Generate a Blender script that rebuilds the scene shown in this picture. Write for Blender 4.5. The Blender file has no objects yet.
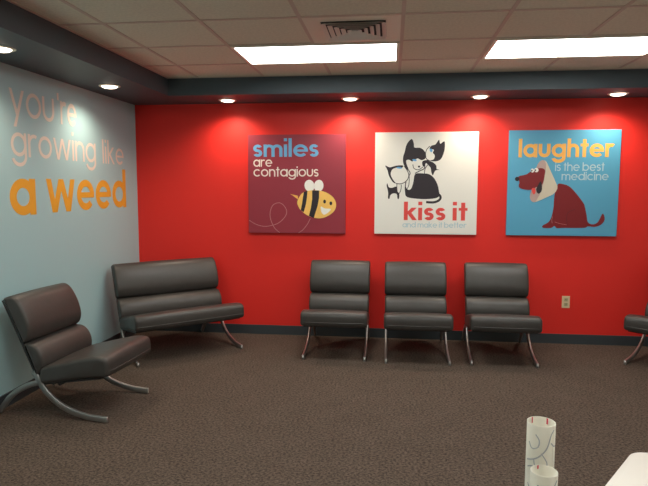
import bpy, bmesh, math, random
from mathutils import Vector, Matrix
from mathutils.geometry import tessellate_polygon
random.seed(3)
S = bpy.context.scene
C = S.collection
PI = math.pi

# ------------------------------------------------------------------ camera, world, exposure
F = Vector((-0.11615802, 0.98847171, -0.09711331))
R = Vector((0.99314069, 0.11690762, 0.00204525))
U = R.cross(F)
cd = bpy.data.cameras.new('camera')
cam = bpy.data.objects.new('camera', cd); C.objects.link(cam)
cam.matrix_world = Matrix(((R.x, U.x, -F.x, 2.64813), (R.y, U.y, -F.y, -5.75136), (R.z, U.z, -F.z, 1.52763), (0, 0, 0, 1)))
cd.sensor_width = 36; cd.lens = 571.784 / 648 * 36; cd.clip_start = .02
S.camera = cam
w = bpy.data.worlds.new('world'); S.world = w; w.use_nodes = True
w.node_tree.nodes['Background'].inputs[0].default_value = (.5, .45, .4, 1)
w.node_tree.nodes['Background'].inputs[1].default_value = .02
S.view_settings.view_transform = 'Standard'; S.view_settings.look = 'None'
S.view_settings.exposure = 0.12; S.view_settings.gamma = 1; S.view_settings.use_curve_mapping = False
PANEL = 1.0          # radiance of the ceiling panels (before PANEL_K)
PANEL_K = 9.5
SPOT = 26.0          # watts of each recessed lamp

# ------------------------------------------------------------------ dimensions of the room
ZS, ZC = 2.3686, 2.5268          # soffit underside, suspended ceiling
DB, DL = .549, .578              # depth of the soffit along back and left wall
X1, Y1 = 5.95, -7.4              # right wall, rear wall
G = .6096; GX, GY = .8739, -1.091

# ------------------------------------------------------------------ materials
def lin(c):
    return tuple(((v / 255) / 12.92 if v / 255 <= .04045 else ((v / 255 + .055) / 1.055) ** 2.4) for v in c) + (1,)
def mat(name, col, rough=.6, metal=0, spec=.5, noise=None, bump=None, coat=0, emis=None):
    m = bpy.data.materials.new(name); m.use_nodes = True
    nt = m.node_tree; b = nt.nodes['Principled BSDF']
    b.inputs['Base Color'].default_value = col if len(col) == 4 else (*col, 1)
    b.inputs['Roughness'].default_value = rough; b.inputs['Metallic'].default_value = metal
    b.inputs['Specular IOR Level'].default_value = spec; b.inputs['Coat Weight'].default_value = coat
    if emis:
        b.inputs['Emission Color'].default_value = (*emis[0], 1); b.inputs['Emission Strength'].default_value = emis[1]
    tc = nt.nodes.new('ShaderNodeTexCoord')
    if noise:                    # (scale, amount) albedo variation
        n = nt.nodes.new('ShaderNodeTexNoise'); n.inputs['Scale'].default_value = noise[0]; n.inputs['Detail'].default_value = 3
        nt.links.new(tc.outputs['Object'], n.inputs['Vector'])
        r = nt.nodes.new('ShaderNodeValToRGB'); a = noise[1]; c = b.inputs['Base Color'].default_value[:3]
        r.color_ramp.elements[0].position = .35; r.color_ramp.elements[1].position = .65
        r.color_ramp.elements[0].color = (*[v * (1 - a) for v in c], 1); r.color_ramp.elements[1].color = (*[v * (1 + a) for v in c], 1)
        nt.links.new(n.outputs['Fac'], r.inputs[0]); nt.links.new(r.outputs[0], b.inputs['Base Color'])
    if bump:                     # (scale, strength, distance)
        n = nt.nodes.new('ShaderNodeTexNoise'); n.inputs['Scale'].default_value = bump[0]; n.inputs['Detail'].default_value = 4
        nt.links.new(tc.outputs['Object'], n.inputs['Vector'])
        bp = nt.nodes.new('ShaderNodeBump'); bp.inputs['Strength'].default_value = bump[1]; bp.inputs['Distance'].default_value = bump[2]
        nt.links.new(n.outputs['Fac'], bp.inputs['Height']); nt.links.new(bp.outputs[0], b.inputs['Normal'])
    return m
M = {}
M['red'] = mat('red paint', (.80, .030, .022), .5, bump=(160, .08, .002), spec=.35)
M['blue'] = mat('pale blue paint', (.40, .62, .66), .45, bump=(160, .08, .002), spec=.4)
M['cream'] = mat('cream paint', (.82, .78, .72), .6, bump=(160, .08, .002))
M['slate'] = mat('slate soffit paint', (.060, .082, .098), .5, bump=(120, .06, .002), spec=.4)
M['base'] = mat('dark vinyl baseboard', (.043, .054, .062), .45)
M['tile'] = mat('ceiling tile', (.80, .77, .64), .9, noise=(55, .05), bump=(260, .5, .003), spec=.2)
M['grid'] = mat('ceiling grid metal', (.66, .55, .47), .6, spec=.3)
M['white_metal'] = mat('white enamel', (.84, .80, .68), .45)
M['louver'] = mat('diffuser blades', (.86, .80, .74), .5)
M['black'] = mat('duct dark', (.02, .02, .022), .8)
M['lens'] = mat('troffer lens', (.8, .8, .8), .5, emis=((.95, .975, .93), PANEL * PANEL_K))
M['lamp'] = mat('downlight lamp', (.9, .85, .8), .4, emis=((1, .80, .62), 4.5))
M['leather'] = mat('dark brown leather', (.047, .042, .038), .40, noise=(9, .06), bump=(11, .10, .02), spec=.5)
M['shell'] = mat('dark upholstery backing', (.022, .020, .021), .55)
M['chrome'] = mat('brushed steel', (.42, .41, .40), .42, metal=.9)
M['plate'] = mat('ivory outlet plastic', (.78, .60, .38), .4)
M['slot'] = mat('outlet face', (.50, .42, .24), .4)
M['table'] = mat('off white laminate', (.62, .58, .52), .35, noise=(3, .03))
M['c_maroon'] = mat('maroon print', (.30, .030, .050), .5); M['c_white'] = mat('white print', (.84, .82, .76), .5)
M['c_sky'] = mat('sky blue print', (.10, .38, .58), .45)
M['p_blue'] = mat('light blue ink', (.15, .42, .70), .5); M['p_cream'] = mat('cream ink', (.85, .75, .68), .5)
M['p_pale'] = mat('pale blue ink', (.46, .62, .68), .5); M['p_yellow'] = mat('yellow ink', (.95, .58, .14), .5)
M['p_orange'] = mat('orange ink', (.90, .46, .10), .5); M['p_black'] = mat('black ink', (.022, .016, .022), .5)
M['p_red'] = mat('red ink', (.75, .07, .06), .5); M['p_white'] = mat('white ink', (.90, .88, .82), .5)
M['p_dogred'] = mat('dark red ink', (.20, .010, .014), .5); M['p_pink'] = mat('grey pink ink', (.48, .34, .31), .5)
M['p_line'] = mat('rose line ink', (.52, .22, .22), .5); M['p_cone'] = mat('cone cream ink', (.62, .56, .44), .5)
M['p_fold'] = mat('fold line ink', (.085, .006, .012), .5)
M['v_pink'] = mat('beige vinyl', (.80, .71, .63), .45); M['v_orange'] = mat('orange vinyl', (.86, .41, .04), .45)
M['paper'] = mat('cream paper', (.92, .90, .81), .6, noise=(20, .03)); M['graphite'] = mat('grey scribble ink', (.40, .42, .45), .7)
M['redmark'] = mat('red marker ink', (.65, .04, .09), .6)

def carpet_mat():
    m = bpy.data.materials.new('brown loop carpet'); m.use_nodes = True
    nt = m.node_tree; b = nt.nodes['Principled BSDF']; b.inputs['Roughness'].default_value = .95; b.inputs['Specular IOR Level'].default_value = .15
    tc = nt.nodes.new('ShaderNodeTexCoord')
    def noise(s, d, sx=1, sy=1):
        mp = nt.nodes.new('ShaderNodeMapping'); mp.inputs['Scale'].default_value = (sx, sy, 1); nt.links.new(tc.outputs['Object'], mp.inputs[0])
        n = nt.nodes.new('ShaderNodeTexNoise'); n.inputs['Scale'].default_value = s; n.inputs['Detail'].default_value = d
        n.inputs['Roughness'].default_value = .7
        nt.links.new(mp.outputs[0], n.inputs['Vector']); return n
    n1 = noise(62, 6, 1, 1.3); n2 = noise(5, 3)
    r = nt.nodes.new('ShaderNodeValToRGB'); e = r.color_ramp.elements
    e[0].position = .34; e[0].color = (.024, .017, .013, 1); e[1].position = .66; e[1].color = (.172, .128, .100, 1)
    nt.links.new(n1.outputs['Fac'], r.inputs[0])
    mx = nt.nodes.new('ShaderNodeMix'); mx.data_type = 'RGBA'; mx.blend_type = 'MULTIPLY'; mx.inputs[0].default_value = .35
    r2 = nt.nodes.new('ShaderNodeValToRGB'); r2.color_ramp.elements[0].position = .3; r2.color_ramp.elements[1].position = .7
    r2.color_ramp.elements[0].color = (.6, .58, .55, 1)
    nt.links.new(n2.outputs['Fac'], r2.inputs[0]); nt.links.new(r.outputs[0], mx.inputs[6]); nt.links.new(r2.outputs[0], mx.inputs[7])
    nt.links.new(mx.outputs[2], b.inputs['Base Color'])
    bp = nt.nodes.new('ShaderNodeBump'); bp.inputs['Strength'].default_value = .6; bp.inputs['Distance'].default_value = .006
    nt.links.new(n1.outputs['Fac'], bp.inputs['Height']); nt.links.new(bp.outputs[0], b.inputs['Normal'])
    return m
M['carpet'] = carpet_mat()

def paper_mat():                          # thin paper lets some light through
    m = M['paper']; nt = m.node_tree; b = nt.nodes['Principled BSDF']; o = nt.nodes['Material Output']
    tr = nt.nodes.new('ShaderNodeBsdfTranslucent'); tr.inputs[0].default_value = (.92, .89, .82, 1)
    mx = nt.nodes.new('ShaderNodeMixShader'); mx.inputs[0].default_value = .35
    nt.links.new(b.outputs[0], mx.inputs[1]); nt.links.new(tr.outputs[0], mx.inputs[2]); nt.links.new(mx.outputs[0], o.inputs[0])
paper_mat()

# ------------------------------------------------------------------ helpers
def obj(name, bm, m, parent=None, smooth=False, kind=None, label=None):
    me = bpy.data.meshes.new(name); bmesh.ops.recalc_face_normals(bm, faces=bm.faces[:])
    bm.to_mesh(me); bm.free(); me.materials.append(M[m])
    if smooth:
        for p in me.polygons: p.use_smooth = True
        if smooth != 'all':
            me.set_sharp_from_angle(angle=math.radians(smooth if smooth > 1 else 40))
    o = bpy.data.objects.new(name, me); C.objects.link(o)
    if parent: o.parent = parent
    if kind: o['kind'] = kind
    if label: o['label'] = label
    return o
def thing(name, label, cat, loc=(0, 0, 0), rz=0, group=None):
    o = bpy.data.objects.new(name, None); C.objects.link(o); o.location = loc; o.rotation_euler = (0, 0, rz)
    o.empty_display_size = .1
    o['label'] = label; o['category'] = cat
    if group: o['group'] = group
    return o
def box(bm, a, b):
    vs = [bm.verts.new((x, y, z)) for z in (a[2], b[2]) for y in (a[1], b[1]) for x in (a[0], b[0])]
    for f in ((0, 1, 3, 2), (4, 6, 7, 5), (0, 4, 5, 1), (2, 3, 7, 6), (0, 2, 6, 4), (1, 5, 7, 3)): bm.faces.new([vs[i] for i in f])
def bx(*bs):
    bm = bmesh.new()
    for a, b in bs: box(bm, a, b)
    return bm
def cr(pts, n=6, closed=True):           # Catmull-Rom smoothing
    out = []; N = len(pts); rng = range(N) if closed else range(N - 1)
    for i in rng:
        g = (lambda k: pts[k % N]) if closed else (lambda k: pts[max(0, min(N - 1, k))])
        p0, p1, p2, p3 = (Vector(g(i + k)) for k in (-1, 0, 1, 2))
        for j in range(n):
            t = j / n
            out.append(.5 * ((2 * p1) + (p2 - p0) * t + (2 * p0 - 5 * p1 + 4 * p2 - p3) * t * t + (3 * p1 - p0 - 3 * p2 + p3) * t ** 3))
    if not closed: out.append(Vector(pts[-1]))
    return out
def inset(poly, d):
    N = len(poly); A = sum(poly[i][0] * poly[(i + 1) % N][1] - poly[(i + 1) % N][0] * poly[i][1] for i in range(N))
    s = 1 if A > 0 else -1; out = []
    for i in range(N):
        t = (poly[(i + 1) % N] - poly[i - 1]); t.normalize(); out.append(poly[i] + Vector((-t[1], t[0])) * d * s)
    return out
def cushion(pts, w0, w1, r=.02, bulge=0, segs=1):
    """smooth profile in (u,z), swept along w with rounded ends"""
    prof = cr([Vector(p) for p in pts], 4); bm = bmesh.new(); rings = []
    L = []
    for k in range(5):
        a = k / 4 * PI / 2; L.append((w0 + r * (1 - math.sin(a)), r * (1 - math.cos(a)) if k < 4 else r))
    L = [(w0 + r * (1 - math.cos(k / 4 * PI / 2)), r * (1 - math.sin(k / 4 * PI / 2))) for k in range(5)]
    n = 8
    mid = [(w0 + r + (w1 - w0 - 2 * r) * k / n, -bulge * math.sin(PI * k / n)) for k in range(1, n)]
    Rr = [(w1 - (q - w0), d) for q, d in reversed(L)]
    for wv, d in L + mid + Rr:
        rings.append([bm.verts.new((p[0], wv, p[1])) for p in inset(prof, d)])
    for a, b in zip(rings, rings[1:]):
        for i in range(len(a)): bm.faces.new((a[i], a[(i + 1) % len(a)], b[(i + 1) % len(a)], b[i]))
    bm.faces.new(rings[0]); bm.faces.new(list(reversed(rings[-1])))
    return bm
def sweep(path, hw, ht, closed_ends=True, sq=.45):
    """rounded bar along a path that lies in the u-z plane; hw half width in the plane, ht half thickness across"""
    bm = bmesh.new(); rings = []; n = 12
    for i, p in enumerate(path):
        t = (path[min(i + 1, len(path) - 1)] - path[max(i - 1, 0)]).normalized(); nrm = Vector((-t.z, 0, t.x))
        ring = []
        for k in range(n):
            a = 2 * PI * k / n; ca, sa = math.cos(a), math.sin(a)
            ca = math.copysign(abs(ca) ** sq, ca); sa = math.copysign(abs(sa) ** sq, sa)
            ring.append(bm.verts.new(p + nrm * ca * hw + Vector((0, 1, 0)) * sa * ht))
        rings.append(ring)
    for a, b in zip(rings, rings[1:]):
        for i in range(n): bm.faces.new((a[i], a[(i + 1) % n], b[(i + 1) % n], b[i]))
    bm.faces.new(rings[0]); bm.faces.new(list(reversed(rings[-1])))
    return bm
def tube(path, r, n=8, bm=None):
    bm = bm or bmesh.new(); rings = []
    for i, p in enumerate(path):
        t = (path[min(i + 1, len(path) - 1)] - path[max(i - 1, 0)]).normalized()
        a = t.orthogonal().normalized() if abs(t.z) > .9 else t.cross(Vector((0, 0, 1))).normalized(); b = t.cross(a)
        rings.append([bm.verts.new(p + (a * math.cos(2 * PI * k / n) + b * math.sin(2 * PI * k / n)) * r) for k in range(n)])
    for a, b in zip(rings, rings[1:]):
        for i in range(n): bm.faces.new((a[i], a[(i + 1) % n], b[(i + 1) % n], b[i]))
    bm.faces.new(rings[0]); bm.faces.new(list(reversed(rings[-1])))
    return bm
def disc(bm, c, r, z, n=32, r2=None, z2=None):
    a = [bm.verts.new((c[0] + r * math.cos(2 * PI * k / n), c[1] + r * math.sin(2 * PI * k / n), z)) for k in range(n)]
    if r2 is None: bm.faces.new(a); return
    b = [bm.verts.new((c[0] + r2 * math.cos(2 * PI * k / n), c[1] + r2 * math.sin(2 * PI * k / n), z2)) for k in range(n)]
    for i in range(n): bm.faces.new((a[i], a[(i + 1) % n], b[(i + 1) % n], b[i]))

# ------------------------------------------------------------------ room shell
T = .12
obj('floor', bx(((-T, Y1 - T, -.1), (X1 + T, T, 0))), 'carpet', kind='structure')
obj('wall_back', bx(((-T, 0, 0), (X1 + T, T, ZC + .1))), 'red', kind='structure')
obj('wall_left', bx(((-T, Y1, 0), (0, 0, ZC + .1))), 'blue', kind='structure')
obj('wall_right', bx(((X1, Y1, 0), (X1 + T, 0, ZC + .1))), 'cream', kind='structure')
obj('wall_rear', bx(((-T, Y1 - T, 0), (X1 + T, Y1, ZC + .1))), 'cream', kind='structure')
obj('ceiling', bx(((-T, Y1, ZC), (X1 + T, 0, ZC + .08))), 'tile', kind='structure')
bm = bmesh.new()                                              # L-shaped soffit in one piece
pl = [(0, 0), (X1, 0), (X1, -DB), (DL, -DB), (DL, Y1), (0, Y1)]
lo = [bm.verts.new((x, y, ZS)) for x, y in pl]; hi = [bm.verts.new((x, y, ZC)) for x, y in pl]
bm.faces.new(lo); bm.faces.new(hi)
for i in range(6): bm.faces.new((lo[i], lo[(i + 1) % 6], hi[(i + 1) % 6], hi[i]))
obj('ceiling_soffit', bm, 'slate', kind='structure')
BH = .096
obj('baseboard_back', bx(((.012, -.012, 0), (X1 - .012, 0, BH))), 'base', kind='structure')
obj('baseboard_left', bx(((0, Y1, 0), (.012, 0, BH))), 'base', kind='structure')
obj('baseboard_right', bx(((X1 - .012, Y1, 0), (X1, 0, BH))), 'base', kind='structure')
obj('baseboard_rear', bx(((.012, Y1, 0), (X1 - .012, Y1 + .012, BH))), 'base', kind='structure')
bm = bmesh.new(); gz = ZC - .004; hw = .0115                  # suspended-ceiling T bars
xs = [GX + k * G for k in range(-1, 9) if DL < GX + k * G < X1]
ys = [GY - k * G for k in range(-1, 11) if Y1 < GY - k * G < -DB]
for x in xs: box(bm, (x - hw, Y1, gz), (x + hw, -DB, ZC + .001))
for y in ys: box(bm, (DL, y - hw, gz - .0004), (X1, y + hw, ZC + .001))
box(bm, (DL, -DB - .02, gz), (X1, -DB, ZC)); box(bm, (DL, Y1, gz), (DL + .02, -DB, ZC))
obj('trim_1', bm, 'grid', kind='structure')

# ------------------------------------------------------------------ ceiling troffers
def troffer(x0, y1, label, group='rectangular ceiling light panels'):
    L, D = 2 * G, G
    t = thing('ceiling_light', label, 'ceiling light', (x0 + L / 2, y1 - D / 2, ZC), 0, group)
    a, b, f = L / 2 - .012, D / 2 - .012, .022
    obj('frame', bx(((-a, -b, -.014), (a, -b + f, 0)), ((-a, b - f, -.014), (a, b, 0)), ((-a, -b + f, -.014), (-a + f, b - f, 0)), ((a - f, -b + f, -.014), (a, b - f, 0))), 'white_metal', t)
    obj('diffuser', bx(((-a + f, -b + f, -.010), (a - f, b - f, -.001))), 'lens', t)
    return t
xa, xb = GX + G, GX + 4 * G
troffer(xa, GY, 'bright rectangular ceiling light panel beside the square air vent')
troffer(xb, GY, 'bright rectangular ceiling light panel at the upper right, above the dog picture')
for k, l2 in ((4, 'nearer pair'), (6, 'farther pair')):  # unseen panels added overhead to fill the room with light
    for x0, l in ((xa, 'left'), (xb, 'right')):
        troffer(x0, GY - k * G, 'unseen ceiling light panel added overhead as fill light, %s one of the %s' % (l, l2))

# ------------------------------------------------------------------ air vent
cx, cy = GX + 2 * G, GY - G
t = thing('air_vent', 'square louvred ceiling air vent set in a white panel next to the light panel', 'air vent', (2.403, -2.012, ZC))
px0, px1, py0, py1 = 2.105 - 2.403, 2.691 - 2.403, -2.298 + 2.012, -1.712 + 2.012
q = .198
obj('panel', bx(((px0, py0, -.006), (px1, -q, -.0005)), ((px0, q, -.006), (px1, py1, -.0005)), ((px0, -q, -.006), (-q, q, -.0005)), ((q, -q, -.006), (px1, q, -.0005))), 'white_metal', t)
obj('duct_opening', bx(((-q, -q, -.004), (q, q, -.0006))), 'black', t)
for i in range(5):
    r0 = q - i * .038; bm = bmesh.new()
    def ring(r, z): return [bm.verts.new((sx * r, sy * r, z)) for sx, sy in ((-1, -1), (1, -1), (1, 1), (-1, 1))]
    rr = [ring(r0, -.020), ring(r0 - .003, -.0205), ring(r0 - .026, -.0065), ring(r0 - .023, -.0055)]
    for a, b in zip(rr, rr[1:] + rr[:1]):
        for j in range(4): bm.faces.new((a[j], a[(j + 1) % 4], b[(j + 1) % 4], b[j]))
    obj('louver', bm, 'louver', t)

# ------------------------------------------------------------------ recessed downlights
def downlight(x, y, label):
    t = thing('recessed_downlight', label, 'ceiling light', (x, y, ZS), 0, 'round recessed lights in the dark soffit')
    bm = bmesh.new()
    disc(bm, (0, 0), .088, -.0002, 32, .086, -.005); disc(bm, (0, 0), .086, -.005, 32, .066, -.006); disc(bm, (0, 0), .066, -.006, 32, .064, -.0012)
    obj('trim_ring', bm, 'white_metal', t, smooth=30)
    bm = bmesh.new(); disc(bm, (0, 0), .066, -.0015, 32, .062, -.009); disc(bm, (0, 0), .062, -.009, 32, .050, -.016); disc(bm, (0, 0), .050, -.016, 32, .028, -.0205); disc(bm, (0, 0), .028, -.0205)
    obj('lamp', bm, 'lamp', t)
    ld = bpy.data.lights.new('downlight_beam', 'SPOT'); ld.energy = SPOT; ld.color = (1, .84, .66); ld.spot_size = math.radians(150); ld.spot_blend = 1; ld.shadow_soft_size = .03
    lo = bpy.data.objects.new('downlight_beam', ld); C.objects.link(lo); lo.parent = t; lo.location = (0, 0, -.055)
for x, y, l in ((.262, -2.415, 'round recessed light above the left wall, nearest the camera'),
                (.290, -1.10, 'round recessed light above the left wall, over the word re'),
                (1.054, -.235, 'round recessed light above the maroon bee picture'),
                (2.246, -.215, 'round recessed light between the bee picture and the cat picture'),
                (3.451, -.222, 'round recessed light between the cat picture and the dog picture'),
                (4.652, -.250, 'round recessed light above the right edge of the dog picture'),
                (.295, -3.70, 'round recessed light above the left wall, out of the picture to the left')):
    downlight(x, y, l)

# ------------------------------------------------------------------ chairs and bench  (local: +x forward, +y across, z up)
UP = [(.138, .778), (.160, .803), (.205, .808), (.250, .778), (.292, .710), (.318, .640), (.328, .580), (.316, .530), (.290, .505), (.262, .503), (.235, .565), (.185, .675)]
LOW = [(.272, .492), (.300, .500), (.340, .492), (.380, .462), (.404, .415), (.410, .365), (.396, .318), (.372, .292), (.350, .292), (.328, .350), (.300, .420)]
SEAT = [(.385, .268), (.392, .330), (.430, .352), (.520, .375), (.640, .405), (.760, .432), (.820, .437), (.862, .428), (.880, .400), (.884, .352), (.878, .316), (.835, .302), (.700, .288), (.560, .260), (.430, .235), (.395, .243)]
def seat_unit(name, label, cat, W, loc, deg, group, ins=.018):   # ins: how far the rear legs stand in from the sides
    t = thing(name, label, cat, (*loc, 0), math.radians(deg), group)
    up = obj('upper_back_cushion', cushion(UP, 0, W, .022, .004), 'leather', t, 'all')
    obj('lower_back_cushion', cushion(LOW, .004, W - .004, .020, .004), 'leather', t, 'all')
    s = obj('seat_cushion', cushion(SEAT, -.004, W + .004, .024, .006), 'leather', t, 'all')
    seam = cr([Vector((.876, .02, .346)), Vector((.8885, .06, .345)), Vector((.894, W / 2, .345)), Vector((.8885, W - .06, .345)), Vector((.876, W - .02, .346))], 6, False)
    obj('piping', tube(seam, .0042), 'leather', s, 'all')
    # thin upholstered shell behind the back and pan beneath the seat
    bm = bmesh.new()
    a = [Vector((.120, .775)), Vector((.136, .785)), Vector((.350, .315)), Vector((.400, .238)), Vector((.820, .302)), Vector((.820, .288)), Vector((.392, .222)), Vector((.333, .305))]
    for wv in (.018, W - .018): [bm.verts.new((p[0], wv, p[1])) for p in a]
    bm.verts.ensure_lookup_table(); n = len(a)
    for i in range(n): bm.faces.new((bm.verts[i], bm.verts[(i + 1) % n], bm.verts[n + (i + 1) % n], bm.verts[n + i]))
    bm.faces.new([bm.verts[i] for i in range(n)]); bm.faces.new([bm.verts[n + i] for i in reversed(range(n))])
    obj('backing_shell', bm, 'shell', t)
    for s_ in (0, 1):
        w_ = ins if s_ == 0 else W - ins
        wr, w_ = w_, (.018 if s_ == 0 else W - .018)
        fr = cr([Vector((.336, w_, .312)), Vector((.362, w_, .272)), Vector((.405, w_, .198)), Vector((.480, w_, .124)), Vector((.580, w_, .068)), Vector((.700, w_, .034)), Vector((.800, w_, .0225)), Vector((.856, w_, .0195))], 5, False)
        obj('front_leg', sweep(fr, .0190, .0105, sq=.3), 'chrome', t, 'all')
        rr = cr([Vector((.062, wr,   .0195)), Vector((.095, wr, .060)), Vector((.150, wr, .125)), Vector((.225, wr, .180)), Vector((.300, wr, .217)), Vector((.360, wr, .236)), Vector((.400, wr, .250))], 5, False)
        obj('rear_leg', sweep(rr, .0190, .0100, sq=.3), 'chrome', t, 'all')
    for u, z in ((.352, .268), (.520, .236)):
        obj('cross_bar', tube([Vector((u, ins, z)), Vector((u, W - ins, z))], .011), 'shell', t, 'all')
    return t
SP = 'armless padded lounge chairs'
seat_unit('bench', 'wide dark leather bench with armless padded back set across the room corner', 'bench', 1.012, (-.052, -.603), -48.4, None, .085)
chair = seat_unit('lounge_chair', 'dark brown leather armless chair seen from the side against the pale blue wall', 'chair', .583, (-.022, -2.312), -4.0, SP)
def copy_chair(loc, deg, label):
    r = chair.copy(); C.objects.link(r); r.location = (*loc, 0); r.rotation_euler = (0, 0, math.radians(deg)); r['label'] = label
    for ch in list(chair.children):
        c = ch.copy(); C.objects.link(c); c.parent = r
        for g_ in ch.children:
            d = g_.copy(); C.objects.link(d); d.parent = c
    return r
copy_chair((1.868, .020), -90.2, 'dark leather armless chair, leftmost of the three in the row')
copy_chair((2.592, -.012), -89.4, 'dark leather armless chair standing directly below the cat picture, middle of three')
copy_chair((3.358, .028), -91.4, 'dark leather armless chair nearest the wall outlet, rightmost of the three')
copy_chair((5.225, .015), -131, 'dark leather armless chair cut off by the right edge of the photo')

# ------------------------------------------------------------------ stroke lettering (round geometric lower case)
def glyph(ch, s, asc):
    """list of polygons (convex quads) and the width of the glyph; x-height 1"""
    P = []; h = s / 2; lv = [0]
    def quad(a, b, c, d, new=True):
        if new: lv[0] += 1
        P.append((lv[0], [a, b, c, d]))
    def stem(x, y0, y1): quad((x, y0), (x + s, y0), (x + s, y1), (x, y1))
    def arc(cx, cy, rx, ry, a0, a1):
        n = max(4, int(abs(a1 - a0) / 11)); pr = None; lv[0] += 1
        for i in range(n + 1):
            a = math.radians(a0 + (a1 - a0) * i / n); c, q = math.cos(a), math.sin(a)
            k = ((cx + (rx - h) * c, cy + (ry - h) * q), (cx + (rx + h) * c, cy + (ry + h) * q))
            if pr: quad(pr[0], pr[1], k[1], k[0], False)
            pr = k
    def diag(x0, y0, x1, y1):
        L = math.hypot(x1 - x0, y1 - y0); e = h * L / abs(y1 - y0)
        quad((x0 - e, y0), (x0 + e, y0), (x1 + e, y1), (x1 - e, y1))
    c = .5 - h
    if ch == 'o': arc(.5, .5, c, c, 0, 360); w = 1
    elif ch == 'c': arc(.5, .5, c, c, 42, 318); w = .92
    elif ch == 'e': arc(.5, .5, c, c, 0, 318); quad((s * .6, .5 - h * .8), (1, .5 - h * .8), (1, .5 + h * .8), (s * .6, .5 + h * .8)); w = 1
    elif ch == 'a': arc(.5, .5, c, c, 0, 360); stem(1 - s, 0, 1); w = 1
    elif ch == 'b': arc(.5, .5, c, c, 0, 360); stem(0, 0, asc); w = 1
    elif ch == 'd': arc(.5, .5, c, c, 0, 360); stem(1 - s, 0, asc); w = 1
    elif ch == 'g': arc(.5, .5, c, c, 0, 360); stem(1 - s, 0, 1); arc(.5, 0, c, .42 - h, -165, 0); w = 1
    elif ch == 's':
        ry = c / 2; rx = .31 - h
        arc(.31, .5 + ry, rx, ry, 25, 270); arc(.31, .5 - ry, rx, ry, 90, -155); w = .62
    elif ch == 'r': stem(0, 0, 1); arc(.42, .58, .42 - h, .42 - h, 60, 180); w = .60
    elif ch == 'n' or ch == 'h':
        stem(0, 0, asc if ch == 'h' else 1); arc(.42, .58, .42 - h, .42 - h, 0, 180); stem(.84 - s, 0, .58); w = .84
    elif ch == 'm':
        q_ = (.38 + (.38 - s)); stem(0, 0, 1); arc(.38, .62, .38 - h, .38 - h, 0, 180); stem(.76 - s, 0, .62)
        arc(.76 - s + .38, .62, .38 - h, .38 - h, 0, 180); stem(1.52 - 2 * s, 0, .62); w = 1.52 - s
    elif ch == 'u': stem(0, .42, 1); arc(.42, .42, .42 - h, .42 - h, 180, 360); stem(.84 - s, .42, 1); w = .84
    elif ch == 'i': stem(0, 0, 1); quad((0, asc - s * 1.1), (s, asc - s * 1.1), (s, asc), (0, asc)); w = s
    elif ch == 'l': stem(0, 0, asc); w = s
    elif ch == 't': stem(.15, 0, asc * .96); quad((0, 1 - s * .85), (.3 + s, 1 - s * .85), (.3 + s, 1), (0, 1)); w = .3 + s
    elif ch == 'k': stem(0, 0, asc); diag(s * .9, .48, .66, 1); diag(.70, 0, s * 1.3, .60); w = .80
    elif ch == 'w':
        e = h * 1.1; xs_ = [e, .38, .72, 1.06, 1.44 - e]
        for i, (a, b) in enumerate(((1, 0), (0, 1), (1, 0), (0, 1))): diag(xs_[i], a, xs_[i + 1], b)
        w = 1.44
    elif ch == 'y': diag(h * 1.1, 1, .46, 0); diag(.92 - h * 1.1, 1, .28, -.42); w = .92
    elif ch == "'": stem(0, .98 * asc - .28, asc); w = s
    else: w = .34
    return P, w
def text_polys(txt, x0, x1, y0, yx, s=.16, asc=1.4, gap=.11):
    """one list of (level, polygon) for each word"""
    X = 0; words = [[]]
    for ch in txt:
        if ch == ' ': words.append([])
        P, w_ = glyph(ch, s, asc)
        if P: words[-1] += [(l, [(X + a, b) for a, b in q]) for l, q in P]
        X += w_ + (gap if ch != ' ' else 0)
    kx = (x1 - x0) / (X - gap); ky = yx - y0
    return [[(l, [(x0 + a * kx, y0 + b * ky) for a, b in q]) for l, q in wd] for wd in words]
def plates(polys, m3, name, m, parent, th=.0008, label=None):
    """extrude flat polygons; m3 maps (a,b,depth) to local xyz; overlapping strokes are laid over one another"""
    bm = bmesh.new()
    for q in polys:
        lv = 0
        if isinstance(q, tuple): lv, q = q
        d = th + .0002 * lv
        lo = [bm.verts.new(m3(a, b, 0)) for a, b in q]; hi = [bm.verts.new(m3(a, b, d)) for a, b in q]
        if len(q) > 4:
            for tr in tessellate_polygon([[Vector((a, b, 0)) for a, b in q]]):
                try: bm.faces.new([hi[i] for i in tr])
                except ValueError: pass
        else: bm.faces.new(hi)
        for i in range(len(q)): bm.faces.new((lo[i], lo[(i + 1) % len(q)], hi[(i + 1) % len(q)], hi[i]))
    return obj(name, bm, m, parent, label=label)
def lettering(txt, x0, x1, y0, yx, s, asc, gap, m3, m, parent, name='word'):
    for wd in text_polys(txt, x0, x1, y0, yx, s, asc, gap): plates(wd, m3, name, m, parent)
def stroke_polys(pts, w_, n=6, closed=False):
    P = cr([Vector(p) for p in pts], n, closed)
    if closed: P.append(P[0])
    out = []; pr = None
    for i, p in enumerate(P):
        a = P[max(i - 1, 0)]; b = P[min(i + 1, len(P) - 1)]
        if closed and i in (0, len(P) - 1): a, b = P[-2], P[1]
        t_ = (b - a).normalized(); nn = Vector((-t_[1], t_[0])) * w_ / 2
        k = (tuple(p - nn), tuple(p + nn))
        if pr: out.append([pr[0], pr[1], k[1], k[0]])
        pr = k
    return out
def ell(cx, cy, rx, ry, rot=0, n=24):
    r = math.radians(rot)
    return [(cx + rx * math.cos(a) * math.cos(r) - ry * math.sin(a) * math.sin(r), cy + rx * math.cos(a) * math.sin(r) + ry * math.sin(a) * math.cos(r)) for a in (2 * PI * k / n for k in range(n))]

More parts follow.
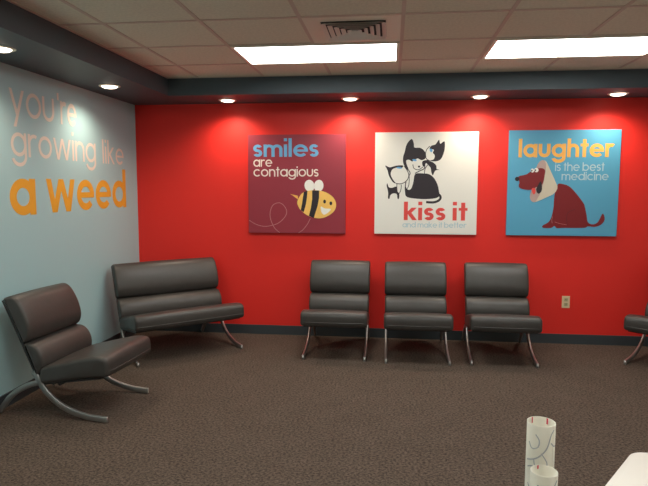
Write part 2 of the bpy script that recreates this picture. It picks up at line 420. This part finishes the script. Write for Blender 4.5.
# ------------------------------------------------------------------ mural on the left wall
t = thing('wall_lettering', "large wall lettering reading you're growing like a weed on the pale blue wall", 'wall lettering', (0, 0, 0))
wm = lambda a, b, d: (d + .0002, a, b)
plates(text_polys("you", -1.985, -1.45, 2.028, 2.213, .15, 1.4, .10)[0] + text_polys("'re", -1.405, -1.13, 2.028, 2.213, .19, 1.30, .12)[0], wm, 'word', 'v_pink', t)
lettering("growing", -1.99, -.83, 1.742, 1.912, .155, 1.4, .11, wm, 'v_pink', t)
lettering("like", -.71, -.29, 1.742, 1.90, .16, 1.4, .13, wm, 'v_pink', t)
lettering("a", -2.03, -1.735, 1.320, 1.585, .25, 1.42, .1, wm, 'v_orange', t)
lettering("weed", -1.60, -.265, 1.325, 1.588, .225, 1.42, .10, wm, 'v_orange', t)

# ------------------------------------------------------------------ canvas pictures
def canvas(x0, x1, z0, z1, m, label, depth=.035):
    t = thing('wall_picture', label, 'picture', ((x0 + x1) / 2, 0, z0), 0, 'square printed canvas pictures on the red wall')
    W = x1 - x0; H = z1 - z0
    bm = bx(((-W / 2, -depth, 0), (W / 2, -.0005, H)))
    bmesh.ops.bevel(bm, geom=[e for e in bm.edges if all(v.co.y < -.01 for v in e.verts)], offset=.004, segments=2, affect='EDGES')
    obj('canvas', bm, m, t)
    def mk(layer): return lambda u, v, d: (-W / 2 + u * W, -depth - d - .0012 * layer, v * H)
    return t, mk
def cvt(f, pts): return [f(*p) for p in pts]

# bee picture
t, mk = canvas(1.199, 2.191, 1.062, 2.052, 'c_maroon', 'maroon square picture with a smiling bee and the words smiles are contagious')
a1 = lambda x, y: ((x - 35) / 409, (453 - y) / 412)
a7 = lambda x, y: a1(x * .565 + 211, y * .565 + 190)
def txt(f, s, x0, x1, yb, yx, mm, t, mk, st=.16, asc=1.4, gap=.11):
    (u0, v0), (u1, v1) = f(x0, yb), f(x1, yx)
    lettering(s, u0, u1, v0, v1, st, asc, gap, mk(0), mm, t)
txt(a1, 'smiles', 58, 332, 133, 82, 'p_blue', t, mk, .22, 1.5, .10)
txt(a1, 'are', 58, 138, 174, 144, 'p_cream', t, mk, .17, 1.4, .09)
txt(a1, 'contagious', 58, 332, 215, 184, 'p_cream', t, mk, .17, 1.35, .09)
bee = plates([cvt(a7, cr([(57, 230), (75, 190), (100, 163), (150, 147), (220, 147), (280, 165), (325, 200), (345, 245), (335, 290), (300, 325), (245, 350), (190, 350), (130, 330), (85, 295), (62, 260)], 4))], mk(1), 'bee_body', 'p_yellow', t)
plates([cvt(a7, ell(148, 112, 37, 44, -12))], mk(0), 'wing', 'p_white', bee)
plates([cvt(a7, ell(216, 112, 35, 44, 8))], mk(0), 'wing', 'p_white', bee)
plates([cvt(a7, [(107, 158), (133, 149), (129, 200), (120, 255), (105, 307), (83, 293), (94, 240), (99, 200)])], mk(2), 'stripe', 'p_black', bee)
plates([cvt(a7, [(168, 146), (220, 147), (219, 200), (208, 260), (180, 350), (143, 334), (158, 280), (168, 210)])], mk(2), 'stripe', 'p_black', bee)
plates([cvt(a7, [(3, 173), (62, 186), (62, 214), (22, 184)])], mk(0), 'stinger', 'p_orange', bee)
for e_ in (ell(260, 228, 10, 14), ell(306, 241, 10, 14)): plates([cvt(a7, e_)], mk(2), 'eye', 'p_black', bee)
plates([cvt(a7, cr([(232, 265), (262, 279), (306, 283), (282, 312), (255, 325), (236, 305)], 3))], mk(2), 'smile', 'p_white', bee)
plates([cvt(a1, q) for q in stroke_polys([(38, 400), (70, 418), (110, 425), (160, 412), (190, 385), (198, 360), (185, 335), (165, 325), (140, 335), (128, 365), (130, 395), (145, 430), (168, 451)], 2.6)], mk(0), 'flight_trail', 'p_line', t)
plates([cvt(a1, q) for q in stroke_polys([(298, 390), (285, 415), (265, 440), (248, 451)], 2.6)], mk(0), 'flight_trail', 'p_line', t)

# cat picture
t, mk = canvas(2.482, 3.477, 1.066, 2.064, 'c_white', 'white square picture with black cats and the words kiss it and make it better')
a2 = lambda x, y: ((x - 29) / 433, (461 - y) / 430)
a5 = lambda x, y: a2(x * .695 + 50.7, y * .695 + 21.1)
txt(a2, 'kiss it', 155, 423, 401, 348, 'p_red', t, mk, .255, 1.48, .12)
txt(a2, 'and make it better', 150, 420, 432, 415, 'p_pale', t, mk, .17, 1.4, .10)
LV = [1]
def S5(pts, w_=4):
    if w_ < 6: w_ *= 1.35
    LV[0] = LV[0] % 4 + 1
    return [(LV[0], cvt(a5, q)) for q in stroke_polys(pts, w_)]
B5 = lambda pts: cvt(a5, cr(pts, 3))
mc = plates([B5([(192, 55), (204, 80), (208, 106), (240, 108), (262, 120), (278, 145), (275, 172), (252, 182), (230, 172), (212, 180), (196, 190), (178, 180), (160, 184), (163, 208), (174, 235), (166, 240), (148, 215), (140, 190), (141, 160), (150, 130), (158, 95), (172, 70)]),
        B5([(215, 266), (260, 262), (300, 267), (330, 290), (352, 330), (362, 372), (365, 398), (340, 412), (280, 418), (210, 414), (170, 406), (157, 390), (160, 365), (157, 335), (166, 355), (180, 362), (195, 350), (206, 310)]),
        B5([(258, 190), (280, 182), (300, 186), (280, 200), (268, 222), (258, 210)])]
       + S5([(360, 388), (372, 405), (362, 425), (330, 437), (285, 436)], 14) + S5([(170, 235), (184, 258), (180, 275)], 4) + S5([(272, 205), (270, 232), (240, 248), (214, 262)], 4)
       + S5([(200, 208), (208, 232), (236, 240), (262, 222)], 3) + [cvt(a5, ell(238, 221, 7, 6))] + S5([(180, 278), (178, 330), (168, 356)], 3), mk(0), 'mother_cat', 'p_black', t)
k1 = plates([B5([(310, 96), (335, 88), (355, 60), (363, 85), (388, 70), (391, 110), (382, 150), (365, 180), (335, 190), (303, 186), (325, 178), (332, 155), (320, 138), (326, 120), (300, 116)]),
        B5([(280, 195), (300, 188), (325, 198), (342, 215), (345, 236), (362, 240), (336, 246), (322, 274), (312, 250), (308, 228), (290, 208)])]
       + S5([(302, 98), (283, 118), (276, 145), (282, 174), (304, 187)], 3) + S5([(290, 210), (275, 235), (272, 262)], 3), mk(0), 'kitten', 'p_black', t)
k2 = plates([B5([(32, 214), (60, 225), (100, 215), (140, 214), (134, 228), (98, 228), (74, 240), (66, 270), (84, 305), (99, 322), (80, 315), (56, 278), (46, 242)]),
        B5([(46, 322), (55, 345), (75, 350), (102, 342), (108, 370), (120, 385), (119, 415), (110, 416), (105, 388), (82, 384), (66, 395), (60, 416), (51, 413), (52, 385), (48, 360), (42, 336)])]
       + S5([(148, 218), (170, 250), (176, 282), (160, 310), (130, 325), (98, 323)], 3.5) + S5([(105, 325), (105, 350), (108, 375)], 3) + S5([(160, 312), (156, 350), (160, 390)], 4)
       + S5([(120, 385), (130, 360), (132, 330)], 3), mk(0), 'kitten', 'p_black', t)
for e_, pa in ((ell(210, 182, 14, 6, 10), mc), (ell(309, 124, 11, 8, 60), k1), (ell(118, 228, 17, 5, 6), k2)): plates([cvt(a5, e_)], mk(1), 'eye', 'p_blue', pa)

# dog picture
t, mk = canvas(3.762, 4.782, 1.066, 2.073, 'c_sky', 'blue square picture with a red dog wearing a cone and the word laughter')
def a3(x, y):
    tt = (y - 40) / 427; l = 42 - 17 * tt; r = 495 - 25 * tt
    return ((x - l) / (r - l), 1 - tt)
a6 = lambda x, y: a3(x * .6669 + 40.5, y * .6669 + 141.6)
a8 = lambda x, y: a3(x * .6655 + 182, y * .6655 + 141.6)
def txt3(s, x0, x1, yb, yx, mm, st, asc=1.4, gap=.11):
    (u0, v0), (u1, v1) = a3(x0, yb), a3(x1, yx)
    lettering(s, u0, u1, v0, v1, st, asc, gap, mk(0), mm, t)
txt3('laughter', 77, 464, 149, 95, 'p_orange', .25, 1.38, .09)
txt3('is the best', 226, 425, 204, 178, 'p_pale', .16, 1.32, .11)
txt3('medicine', 252, 441, 241, 216, 'p_pale', .16, 1.30, .11)
dog = plates([cvt(a8, cr([(62, 240), (75, 200), (85, 172), (110, 172), (150, 185), (190, 225), (235, 285), (245, 310), (255, 360), (262, 403), (290, 417), (320, 405), (335, 380), (352, 350), (363, 375), (358, 400), (335, 422), (300, 432), (262, 428), (245, 438), (180, 440), (120, 440), (75, 442), (60, 428), (40, 441), (-8, 441), (-12, 427), (20, 408), (40, 380), (55, 320)], 3))], mk(0), 'dog_body', 'p_dogred', t)
plates([cvt(a8, q) for q in stroke_polys([(138, 425), (134, 380), (145, 345), (185, 325)], 2.4)], mk(1), 'haunch_line', 'p_fold', dog)
plates([cvt(a8, q) for q in stroke_polys([(62, 404), (95, 414), (135, 421)], 2.2)], mk(1), 'paw_line', 'p_line', dog)
plates([cvt(a8, q) for q in stroke_polys([(50, 370), (44, 395), (48, 412)], 2.2)], mk(1), 'paw_line', 'p_line', dog)
plates([cvt(a6, cr([(205, 28), (225, 50), (222, 85), (210, 165), (185, 240), (160, 280), (135, 278), (124, 250), (135, 200), (150, 120), (175, 50)], 3))], mk(1), 'cone_rim', 'p_pink', t)
plates([cvt(a6, [(212, 26), (228, 40), (292, 185), (291, 200), (282, 218), (265, 235), (172, 277), (158, 281), (185, 235), (208, 165), (222, 90), (225, 50)])], mk(2), 'cone', 'p_cone', t)
hd = plates([cvt(a6, cr([(52, 128), (100, 115), (125, 100), (160, 82), (195, 76), (217, 88), (214, 120), (206, 160), (190, 186), (165, 190), (140, 206), (105, 208), (68, 200), (55, 185), (60, 160)], 3))], mk(3), 'dog_head', 'p_dogred', t)
for nm_, e_, l_, m_ in (('nose', ell(46, 142, 14, 13), 4, 'p_black'), ('mouth', cr([(190, 155), (198, 200), (188, 225), (172, 230), (162, 208), (168, 190)], 3), 4, 'p_black'),
                        ('eye', ell(140, 91, 10, 12), 4, 'p_white'), ('eye', ell(164, 88, 13, 13), 5, 'p_white'), ('pupil', ell(136, 92, 4, 6), 6, 'p_black'), ('pupil', ell(158, 89, 4, 6), 6, 'p_black')):
    plates([cvt(a6, e_)], mk(l_), nm_, m_, hd)
plates([cvt(a6, cr([(136, 200), (155, 198), (157, 225), (147, 236), (138, 222)], 3))], mk(4), 'tongue', 'p_red', hd)

# ------------------------------------------------------------------ outlet
t = thing('wall_outlet', 'small ivory electrical outlet low on the red wall below the dog picture', 'outlet', (4.355, 0, .356))
bm = bx(((-.037, -.006, 0), (.037, -.0003, .118))); bmesh.ops.bevel(bm, geom=[e for e in bm.edges if all(v.co.y < -.003 for v in e.verts)], offset=.003, segments=2, affect='EDGES')
obj('cover_plate', bm, 'plate', t)
for z in (.020, .066):
    rc = obj('socket', bx(((-.017, -.0085, z), (.017, -.0055, z + .032))), 'slot', t)
    obj('slots', bx(((-.008, -.0090, z + .014), (-.005, -.0083, z + .025)), ((.005, -.0090, z + .014), (.008, -.0083, z + .025)), ((-.002, -.0090, z + .005), (.002, -.0083, z + .009))), 'black', rc)

# ------------------------------------------------------------------ white table and paper rolls in the foreground
t = thing('table', 'off-white tabletop with a rounded corner at the bottom right of the photo', 'table', (3.4, -4.6, 0))
def rounded(poly, rs, n=8):
    out = []
    for i, (p, r) in enumerate(zip(poly, rs)):
        p = Vector(p); a = (Vector(poly[i - 1]) - p).normalized(); b = (Vector(poly[(i + 1) % len(poly)]) - p).normalized()
        th = a.angle(b); d = r / math.tan(th / 2)
        s0, s1 = p + a * d, p + b * d; c = p + (a + b).normalized() * (r / math.sin(th / 2))
        v0, v1 = s0 - c, s1 - c; ang = v0.angle(v1)
        for k in range(n + 1):
            f = k / n; out.append(c + (v0 * math.sin((1 - f) * ang) + v1 * math.sin(f * ang)) / math.sin(ang))
    return out
pl = rounded([(3.374 - 3.4, -4.006 + 4.6), (4.3 - 3.4, -3.99 + 4.6), (4.3 - 3.4, -5.25 + 4.6), (2.49 - 3.4, -5.25 + 4.6)], [.06, .05, .05, .05])
bm = bmesh.new(); rings = []
for z, d in ((.712, .004), (.715, 0), (.734, 0), (.739, .0025), (.7405, .006)):
    rings.append([bm.verts.new((p[0], p[1], z)) for p in inset(pl, d)])
for a, b in zip(rings, rings[1:]):
    for i in range(len(a)): bm.faces.new((a[i], a[(i + 1) % len(a)], b[(i + 1) % len(a)], b[i]))
bm.faces.new(rings[0]); bm.faces.new(rings[-1])
obj('tabletop', bm, 'table', t, smooth=35)
for x, y in ((.10, .42), (.78, .49), (.78, -.53), (-.62, -.53)):
    obj('leg', tube([Vector((x, y, 0)), Vector((x, y, .7125))], .022, 12), 'chrome', t, 40)

def roll(x, y, ztop, r, lean, label, seed):
    z0 = .7405; H = ztop - z0
    t = thing('paper_roll', label, 'paper roll', (x, y, z0), 0, 'rolled paper tubes on the table')
    t.rotation_euler = (lean[0], lean[1], 0)
    bm = bmesh.new(); n = 40; turns = 1.15; path = []
    for k in range(int(n * turns) + 1):
        a = 2 * PI * k / n - .80; rr = r - .0012 * k / n
        path.append(((rr * math.cos(a), rr * math.sin(a)), ((rr - .0005) * math.cos(a), (rr - .0005) * math.sin(a))))
    rows = []
    for (o_, i_) in path:
        rows.append([bm.verts.new((*o_, 0)), bm.verts.new((*o_, H)), bm.verts.new((*i_, H)), bm.verts.new((*i_, 0))])
    for a, b in zip(rows, rows[1:]):
        for i in range(4): bm.faces.new((a[i], a[(i + 1) % 4], b[(i + 1) % 4], b[i]))
    bm.faces.new(rows[0]); bm.faces.new(rows[-1])
    obj('sheet', bm, 'paper', t, smooth=35)
    # drawn loops that wrap round the outside; angle measured from the side facing the room's front
    rnd = random.Random(seed); bm = bmesh.new()
    def wrap(pts, wd):
        for q in stroke_polys(pts, wd, 8):
            vs = []
            if min(z for s, z in q) < .004: continue
            for s, z in q:
                a = -PI / 2 + s / r; rr = r + .0006; vs.append(bm.verts.new((rr * math.cos(a), rr * math.sin(a), z)))
            bm.faces.new(vs)
    for k in range(5):
        zc = H - .035 - k * .075; sx = (-1) ** k
        wrap([(-.030, zc - .030), (-.012, zc - .022), (.004, zc - .004), (.012, zc + .020), (.018, zc + .028)], .0024)
        wrap([(-.026, zc + .004), (-.020, zc - .006), (-.010, zc - .002), (-.008, zc + .010), (-.014, zc + .020)], .0020)
        wrap([(.012, zc + .006), (.022, zc - .002), (.030, zc + .006), (.034, zc + .018)], .0020)
        wrap([(-.028, zc - .042), (-.016, zc - .038), (-.009, zc - .050), (-.006, zc - .066)], .0020)
        wrap([(-.004, zc - .012), (.006, zc - .030), (.000, zc - .044), (-.012, zc - .040), (-.016, zc - .026)], .0018)
        wrap([(.010, zc - .044), (.022, zc - .040), (.034, zc - .044)], .0011)
    obj('grey_scribbles', bm, 'graphite', t)
    return t, H
t, H = roll(2.913, -4.750, 1.121, .0240, (.0, .0), 'taller cream paper roll with grey scribbles and two red marks inside the rim', 1)
def redmarks(t, H, r, angs, L):
    bm = bmesh.new()
    for a in angs:
        c = (r * math.cos(a), r * math.sin(a)); tn = (-math.sin(a) * .0013, math.cos(a) * .0020)
        bm.faces.new([bm.verts.new(v) for v in ((c[0] - tn[0], c[1] - tn[1], H - L), (c[0] + tn[0], c[1] + tn[1], H - L), (c[0] + tn[0], c[1] + tn[1], H), (c[0] - tn[0], c[1] - tn[1], H))])
    obj('red_mark', bm, 'redmark', t)
for a_ in (118, 48): redmarks(t, H, .0218, (math.radians(a_),), .011)
t, H = roll(2.889, -4.868, 1.090, .0205, (.0, .0), 'shorter cream paper roll standing in front of the taller one, with one red mark', 2)
redmarks(t, H, .0183, (math.radians(105),), .006)
